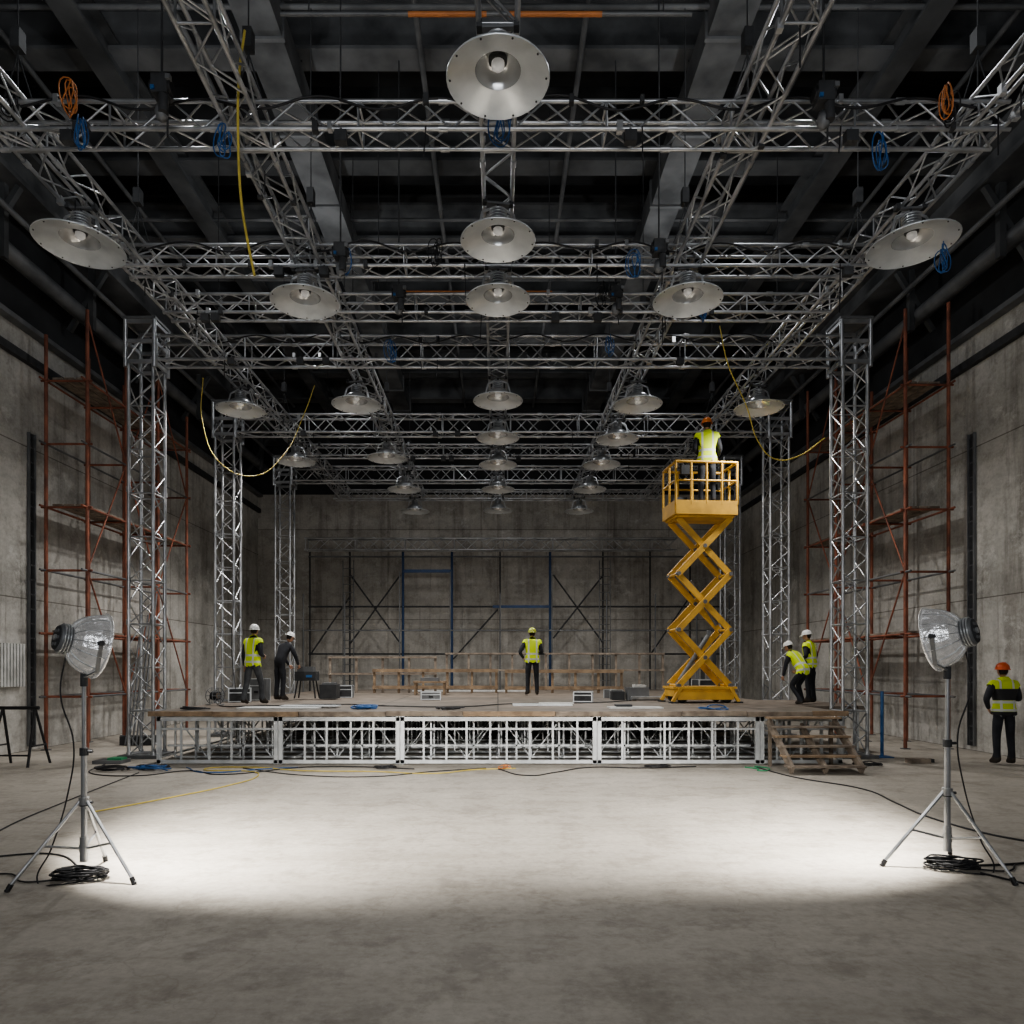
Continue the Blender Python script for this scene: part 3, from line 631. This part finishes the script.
# ------------------------------------------------------------ tripod work light
M_bowl=mat('pressed_reflector_bowl',(.86,.87,.88),.22,.8,(.5,.51,.53),22,.6,(1,.97,.92),.10)  # faint emission stands in for lamp light glowing through the bowl
def worklight(x,y,sg,rotz,hd,sc):
    mb=MB(); H=1.60
    mb.tube((0,0,.28),(0,0,1.05),.024,M_alu,12); mb.tube((0,0,1.0),(0,0,H),.017,M_alu,12); mb.tube((0,0,.14),(0,0,.34),.032,M_alu,12)
    for z in(.62,1.03): mb.tube((0,0,z-.03),(0,0,z+.03),.034,M_dark,12); mb.tube((0,0,z),(.07,0,z),.012,M_dark,8)
    mb.tube((0,0,.60),(0,0,.66),.04,M_alu,12); mb.tube((0,0,.22),(0,0,.28),.036,M_alu,12)
    for i in range(3):
        a=rotz+i*2*math.pi/3; c,s_=math.cos(a),math.sin(a)
        F=Vector((c*.52,s_*.52,.015)); T=Vector((c*.03,s_*.03,.63))
        mb.tube(T,F,.014,M_alu,8); mid=T.lerp(F,.52); mb.tube((c*.03,s_*.03,.25),mid,.010,M_alu,8)
        mb.tube(F-Vector((0,0,.015)),F+(T-F).normalized()*.05,.02,M_black,8)
    d=Vector(hd).normalized(); q=d.to_track_quat('Z','Y').to_matrix().to_4x4()
    C=Vector((sg*.06,0,1.90)); Mh=Matrix.Translation(C)@q
    def rv(p,m,n=36,sm=True): mb.rev(p,m,n,Mh,sm)
    prof=[(.10,-.165),(.14,-.152),(.185,-.115),(.22,-.065),(.242,-.01),(.252,.045)]
    rv(prof,M_bowl,28,False)
    rv([(.252,.045),(.270,.048),(.276,.056),(.270,.066),(.25,.062),(.236,-.005),(.214,-.06),(.18,-.108),(.135,-.143),(0,-.15)],M_bowl,28,False)
    for k in range(14):
        t=2*math.pi*k/14; pp=[Mh@Vector(((r_+.002)*math.cos(t),(r_+.002)*math.sin(t),z_)) for r_,z_ in prof]
        for a_,b_ in zip(pp,pp[1:]): mb.tube(a_,b_,.004,M_steel,4,cap=False)
    rv([(.095,-.155),(.108,-.165),(.112,-.18),(.112,-.235),(.10,-.25),(0,-.252)],M_mid,28)
    for z in(-.185,-.205,-.225): rv([(.112,z+.004),(.122,z+.003),(.122,z-.003),(.112,z-.004)],M_steel,28)
    rv([(.098,-.251),(.094,-.259),(.0,-.259)],M_dark,28)
    for k in range(6):
        t=2*math.pi*k/6; mb.tube(Mh@Vector((.062*math.cos(t),.062*math.sin(t),-.255)),Mh@Vector((.062*math.cos(t),.062*math.sin(t),-.266)),.015,M_mid,8)
    mb.tube(Mh@Vector((0,0,-.255)),Mh@Vector((0,0,-.272)),.024,M_alu,12)
    rv([(0,.03),(.03,.02),(.045,-.02),(.04,-.07),(.025,-.11),(.025,-.145)],M_bulbhot,16)
    for k in range(4):
        t=math.pi*k/4; mb.tube(Mh@Vector((.27*math.cos(t),.27*math.sin(t),.062)),Mh@Vector((-.27*math.cos(t),-.27*math.sin(t),.062)),.004,M_steel,5)
    side=d.cross(Vector((0,0,1))).normalized()
    for s2 in(-1,1):
        P1=C+side*s2*.275-d*.02; P3=Vector((0,0,H+.03)); P2=C+side*s2*.25+Vector((0,0,-.20)); P2=P2.lerp(P3,.3)
        mb.beam(P1,P2,.03,.01,M_mid,side); mb.beam(P2,P3,.03,.012,M_mid)
        mb.tube(C+side*s2*.24-d*.02,C+side*s2*.30-d*.02,.02,M_dark,10)
    mb.tube((0,0,H-.04),(0,0,H+.06),.028,M_dark,10)
    o=mb.obj('tripod_work_light' if sg>0 else 'tripod_work_light.001',(x,y,0)); o.scale=(sc,sc,sc)
    cable('power_cord',[(-sg*.12,-.03,1.85),(-sg*.16,-.05,1.5),(-sg*.06,-.04,1.1),(-sg*.10,-.05,.7),(-sg*.22,-.08,.25),(-sg*.3,-.12,.012),(-sg*.1,-.2,.012),(sg*.05,-.1,.012)],.006,M_black,o)
    pts=[]
    for k in range(80):
        t=k*.75; rr=.13+.05*math.sin(k*1.7)+R(-.02,.02)
        pts.append((-sg*.02+rr*1.2*math.cos(t),-.02+rr*math.sin(t)*.75,.012+.0008*k+R(0,.012)))
    cable('cord_coil',pts,.0075,M_black,o)
    cable('cord_tail',[(-sg*.15,-.05,.01),(-sg*.4,-.12,.01),(-sg*.7,.1,.01),(-sg*.95,-.05,.01)],.007,M_black,o)
    l=bpy.data.lights.new('work_lamp_beam','SPOT'); l.energy=1250; l.spot_size=math.radians(111); l.spot_blend=.65; l.shadow_soft_size=.08; l.color=(1,.965,.905)
    lo=bpy.data.objects.new('beam_source',l); col.objects.link(lo); lo.parent=o
    lo.location=C+d*.10
    aim=Vector((sg*1.05,1.3,-1.8)).normalized()
    lo.rotation_euler=aim.to_track_quat('-Z','Y').to_euler()
    return o
worklight(-3.36,5.68,1,math.radians(-18),(.66,.74,-.2),1.0)
worklight(3.84,5.98,-1,math.radians(-65),(-.66,.74,-.2),1.035)

# ------------------------------------------------------------ workers
def skin(verts,edges,rad,root=0,levels=2):
    me=bpy.data.meshes.new('tmp'); me.from_pydata(verts,edges,[]); ob=bpy.data.objects.new('tmp',me); col.objects.link(ob)
    ob.modifiers.new('s','SKIN')
    for i,r in enumerate(rad):
        me.skin_vertices[0].data[i].radius=(r,r) if not isinstance(r,tuple) else r
        me.skin_vertices[0].data[i].use_root=(i==root)
    m=ob.modifiers.new('u','SUBSURF'); m.levels=levels; m.render_levels=levels
    bpy.context.view_layer.update()
    dg=bpy.context.evaluated_depsgraph_get(); ev=ob.evaluated_get(dg).to_mesh()
    vs=[v.co.copy() for v in ev.vertices]; ns=[v.normal.copy() for v in ev.vertices]; fs=[tuple(p.vertices) for p in ev.polygons]
    ob.evaluated_get(dg).to_mesh_clear(); bpy.data.objects.remove(ob); bpy.data.meshes.remove(me)
    return vs,ns,fs
def hand_data(curl):
    v=[(0,0,0),(0,.002,-.035)];e=[(0,1)];r=[.026,.024]
    for y,L in((.030,.075),(.010,.084),(-.010,.078),(-.029,.062)):
        k=len(v); z=-.085; a=.15+curl*.35; p=Vector((0,y*1.05,z)); v.append(tuple(p)); r.append(.0125); e.append((1,k))
        for j,f in enumerate((.42,.32,.26)):
            p=p+Vector((-math.sin(a)*L*f,y*.06,-math.cos(a)*L*f)); v.append(tuple(p)); r.append(.0098-.0012*j); e.append((k+j,k+j+1)); a+=curl*.75
    k=len(v)
    for p,rr in(((-.008,.032,-.04),.013),((-.018,.052,-.065),.011),((-.026,.058,-.09),.009)):
        v.append(p); r.append(rr)
    e+= [(1,k),(k,k+1),(k+1,k+2)]
    return skin(v,e,r,0,1)
HAND_REL=hand_data(.45); HAND_GRIP=hand_data(1.3)

def segd(p,a,b):
    ab=b-a; t=max(0,min(1,(p-a).dot(ab)/ab.length_squared)); return (p-(a+ab*t)).length
def worker(loc,rotz,hat,armL='down',armR='down',lean=0,stance='stand',vest=M_hiv,jacket=M_jacket,pants=M_pants,headyaw=0,headpitch=0,scale=1.,name='construction_worker'):
    V=Vector
    hp={'stand':.93,'stride':.91,'bent':.80}[stance]; dz=hp-.93
    J={}
    J['pel']=V((0,0,.96+dz)); J['sp']=V((0,0,1.12+dz)); J['ch']=V((0,0,1.29+dz)); J['nb']=V((0,-.01,1.44+dz)); J['nk']=V((0,.005,1.53+dz))
    for s,c in((-1,'L'),(1,'R')):
        J['hip'+c]=V((s*.095,0,.90+dz))
        if stance=='stand': J['kn'+c]=V((s*.115,.02,.50)); J['an'+c]=V((s*.125,-.02,.10)); f=0
        elif stance=='stride': f=s*.17; J['kn'+c]=V((s*.11,.05+f*.6,.49)); J['an'+c]=V((s*.11,f,.10+(.03 if s<0 else 0)))
        else: J['kn'+c]=V((s*.14,.22,.46)); J['an'+c]=V((s*.14,.02+s*.08,.10))
        a=J['an'+c]; J['to'+c]=V((a.x+s*.02,a.y+.17,.045)); J['he'+c]=V((a.x,a.y-.04,.05))
        J['sh'+c]=V((s*.185,-.005,1.40+dz))
        ap=armL if s<0 else armR
        if ap=='down': el=V((s*.245,-.03,1.12)); wr=V((s*.265,.04,.87))
        elif ap=='front': el=V((s*.25,-.03,1.13)); wr=V((s*.13,.20,1.10))
        elif ap=='rail': el=V((s*.27,.04,1.15)); wr=V((s*.25,.27,1.04))
        elif ap=='reach': el=V((s*.24,.20,1.22)); wr=V((s*.18,.42,1.08))
        elif ap=='hip': el=V((s*.34,-.08,1.14)); wr=V((s*.22,.06,.98))
        elif ap=='phone': el=V((s*.28,.03,1.13)); wr=V((s*.20,.24,1.22))
        J['el'+c]=el+V((0,0,dz)); J['wr'+c]=wr+V((0,0,dz))
    names=['pel','sp','ch','nb','nk']+[k+c for c in'LR' for k in('hip','kn','an','to','he','sh','el','wr')]
    rad={'pel':.15,'sp':.138,'ch':.16,'nb':.09,'nk':.056,'hip':.095,'kn':.068,'an':.052,'to':.042,'he':.045,'sh':.078,'el':.052,'wr':.034}
    ix={n:i for i,n in enumerate(names)}
    E=[('pel','sp'),('sp','ch'),('ch','nb'),('nb','nk')]
    for c in'LR': E+=[('pel','hip'+c),('hip'+c,'kn'+c),('kn'+c,'an'+c),('an'+c,'to'+c),('an'+c,'he'+c),('ch','sh'+c),('sh'+c,'el'+c),('el'+c,'wr'+c)]
    vs,ns,fs=skin([tuple(J[n]) for n in names],[(ix[a],ix[b]) for a,b in E],[rad[n if n in rad else n[:-1]] for n in names],0,2)
    def cls(p):
        best=None
        for a,b in E:
            d=segd(p,J[a],J[b])
            if a in('pel','sp') : d-=.1
            if a=='ch': d-=.09 if b=='nb' else .05
            if a[:2]=='sh': d-=.03
            if a[:3]=='hip': d-=.04
            if best is None or d<best[0]: best=(d,a,b)
        return best[1],best[2]
    C=[cls(v) for v in vs]
    for i,v in enumerate(vs):
        if C[i][0] in('pel','sp','ch'): v.y*=.76
    piv=V((0,0,.97+dz)); RL=Matrix.Rotation(-lean,4,'X')
    def bend(p):
        if p.z<.88+dz: return p
        w=max(0,min(1,(p.z-(.88+dz))/.22))
        return piv+(Matrix.Rotation(-lean*w,4,'X')@(p-piv))
    mb=MB(); rest=[]
    def fm(f):
        a,b=C[f[0]]
        if a=='nb' and b=='nk': return M_skin
        if a[:2]in('sp','ch','sh','nb','el'): return jacket
        if a=='pel' and b=='sp': return jacket
        if a[:2] in('an',): return M_boot
        return pants
    def blend(v,c):
        a,b=c
        if a[:2] in('el','sh') : return piv+(RL@(v-piv))
        if a[:2] in('hi','kn','an'): return v
        return bend(v)
    mb.add([blend(v,c) for v,c in zip(vs,C)],fs,[fm(f) for f in fs],smooth=True); rest+=[(v.x,v.y,v.z-dz) for v in vs]
    if vest:
        vf=[f for f in fs if all((C[i][0] in('sp','ch','pel') or (C[i][0][:3]=='hip' and vs[i].z>.84+dz)) and C[i][1]!='nk' and vs[i].z>.85+dz for i in f)]
        idx={};nv=[];rs=[]
        for f in vf:
            for i in f:
                if i not in idx:
                    idx[i]=len(nv); n=ns[i].copy(); p=vs[i]+n*.022
                    if p.z<1.0+dz: p+=V((n.x,n.y,0))*.012
                    nv.append(bend(p)); rs.append((p.x,p.y,p.z-dz))
        mb.add(nv,[tuple(idx[i] for i in f) for f in vf],vest,smooth=True); rest+=rs
    for s,c in((-1,'L'),(1,'R')):
        ap=armL if s<0 else armR; hv,hn,hf=HAND_GRIP if ap in('rail','front','phone','reach') else HAND_REL
        w=piv+RL@(J['wr'+c]-piv); e=piv+RL@(J['el'+c]-piv)
        d=(w-e).normalized(); z=-d; x=V((s,0,0)); x=(x-z*x.dot(z)).normalized(); y=z.cross(x)
        if s<0: y=-y
        Mh=Matrix(((x.x,y.x,z.x,w.x),(x.y,y.y,z.y,w.y),(x.z,y.z,z.z,w.z),(0,0,0,1)))
        ff=hf if Mh.to_3x3().determinant()>0 else [f[::-1] for f in hf]
        mb.add(hv,ff,M_skin,Mh,True); rest+=[(0,0,0)]*len(hv)
        if ap=='phone':
            mb.box((-.02,.01,-.10),(.012,.075,.15),M_black,Mh); rest+=[(0,0,0)]*8
    hb=piv+RL@(J['nk']+V((0,.012,.015))-piv)
    Mh=Matrix.Translation(hb)@Matrix.Rotation(-lean*.6-headpitch,4,'X')@Matrix.Rotation(headyaw,4,'Z')@Matrix.Translation((0,0,.10))
    n=24;k=17; hv=[];hf=[];hm=[]
    for i in range(k):
        ph=math.pi*i/(k-1)
        for j in range(n):
            t=2*math.pi*j/n; x=math.sin(ph)*math.cos(t);y=math.sin(ph)*math.sin(t);z=math.cos(ph)
            sx=.077;sy=.096;sz=.118
            if z<0: sx*=1-.32*(-z)**1.4; sy*=1-(.35 if y<0 else .05)*(-z)
            px,py,pz=x*sx,y*sy,z*sz
            if y>.8 and abs(x)<.2 and -.45<z<.1: py+=.016*(1-abs(x)/.2)*(1-abs(z+.25)/.35)
            if y>.6 and .2<abs(x)<.55 and 0<z<.3: py-=.006
            hv.append((px,py,pz))
    for i in range(k-1):
        for j in range(n):
            q=(j+1)%n; f=(i*n+j,(i+1)*n+j,(i+1)*n+q,i*n+q); hf.append(f)
            c=[sum(hv[a][b] for a in f)/4 for b in range(3)]
            hm.append(M_hair if (c[1]<-.012 and c[2]>-.06) or c[2]>.06 else M_skin)
    mb.add(hv,hf,hm,Mh,True)
    for s in(-1,1):
        mb.ball((s*.079,-.005,-.01),(.010,.020,.030),M_skin,8,Mh); mb.ball((s*.029,.083,.012),(.012,.009,.008),M_white,8,Mh); mb.ball((s*.029,.091,.012),(.005,.004,.005),M_black,6,Mh)
        mb.box((s*.03,.089,.030),(.026,.008,.006),M_hair,Mh)
    mb.ball((0,.099,-.022),(.012,.014,.018),M_skin,8,Mh); mb.ball((0,.083,-.060),(.022,.010,.006),M_rust,8,Mh)
    MH=Mh@Matrix.Translation((0,-.004,.030))@Matrix.Rotation(.06,4,'X')
    S=Matrix.Diagonal((1,1.18,1,1))
    mb.rev([(.101,0),(.104,.012),(.10,.04),(.088,.075),(.062,.105),(.03,.118),(0,.121)],hat,24,MH@S)
    mb.rev([(.098,.002),(.118,-.006),(.118,-.001),(.101,.012)],hat,24,MH@S)
    vsb=[];nb_=9
    for i in range(nb_):
        t=math.pi*(.18+.64*i/(nb_-1)); vsb.append((.108*math.cos(t),.125*math.sin(t),.004))
    for i in range(nb_):
        t=math.pi*(.18+.64*i/(nb_-1)); vsb.append((.112*math.cos(t),.125*math.sin(t)+.055*math.sin((i)/(nb_-1)*math.pi),-.014))
    mb.add(vsb,[(i,i+1,i+1+nb_,i+nb_) for i in range(nb_-1)],hat,MH,True)
    for x in(-.022,0,.022): mb.tube(MH@V((x,-.10,.055)),MH@V((x,-.03,.122)),.006,hat,6); mb.tube(MH@V((x,-.03,.122)),MH@V((x,.08,.09)),.006,hat,6)
    me=mb.mesh('construction_worker')
    at=me.attributes.new('rest','FLOAT_VECTOR','POINT'); rest+=[(0,0,0)]*(len(mb.v)-len(rest))
    at.data.foreach_set('vector',[c for p in rest for c in p])
    o=bpy.data.objects.new(name,me); col.objects.link(o); o.location=loc; o.rotation_euler=(0,0,rotz); o.scale=(scale,)*3
    return o
worker((-5.05,14.4,Zd),math.radians(-25),M_hatw,'down','front',.06,'stride',jacket=M_jacket,pants=M_pants2,headyaw=.3,scale=.94)
worker((-5.02,16.1,Zd),math.radians(-35),M_hatw,'reach','reach',.45,'stand',vest=None,jacket=M_jacket,headpitch=.2,name='construction_worker.001',scale=.93)
worker((.93,19.0,Zd),math.radians(4),M_haty,'hip','front',0,'stand',name='construction_worker.002',scale=1.03)
worker((4.60,15.40,Zd+4.34),math.radians(-8),M_hato,'front','rail',.02,'stand',name='construction_worker.003',scale=1.08)
worker((6.66,14.9,Zd),math.radians(40),M_hatw,'front','front',.10,'stand',name='construction_worker.004',headyaw=.2,headpitch=.15,scale=.88)
worker((6.28,14.4,Zd),math.radians(35),M_hatw,'reach','front',.62,'bent',name='construction_worker.005',scale=.86)
worker((8.86,12.25,0),math.radians(-5),M_hatr,'hip','phone',.04,'stand',vest=M_hivd,name='construction_worker.006')

# ------------------------------------------------------------ light
w=bpy.data.worlds.new('world'); scene.world=w; w.use_nodes=True
w.node_tree.nodes['Background'].inputs[0].default_value=(.85,.9,1,1); w.node_tree.nodes['Background'].inputs[1].default_value=.03
def area(name,loc,rot,size,e,c=(1,1,1),sy=None):
    l=bpy.data.lights.new(name,'AREA'); l.energy=e; l.size=size; l.color=c
    if sy: l.shape='RECTANGLE'; l.size_y=sy
    o=bpy.data.objects.new(name,l); col.objects.link(o); o.location=loc; o.rotation_euler=rot; return o
area('rear_fill_light',(0,-5,5.5),(math.radians(114),0,0),9,620,(.95,.97,1),3)  # added fill behind the camera to brighten trusses and ceiling, no real fixture
for i,(x,y) in enumerate(((-4.2,9.1),(4.2,9.1),(-4.2,15.5),(4.2,15.5),(0,21))):  # added fill points above the trusses to lift the ceiling, not real lamps
    l=bpy.data.lights.new('ceiling_fill','POINT'); l.energy=75; l.shadow_soft_size=.06; l.color=(.95,.975,1)
    o=bpy.data.objects.new('ceiling_fill_light',l); col.objects.link(o); o.location=(x,y,9.7)

cam=bpy.data.cameras.new('camera'); co=bpy.data.objects.new('camera',cam); col.objects.link(co)
co.location=(0,0,1.72); co.rotation_euler=(math.pi/2,0,0); cam.sensor_width=36; cam.lens=24.6; cam.shift_x=.0137; cam.shift_y=.151
cam.clip_end=100
scene.camera=co
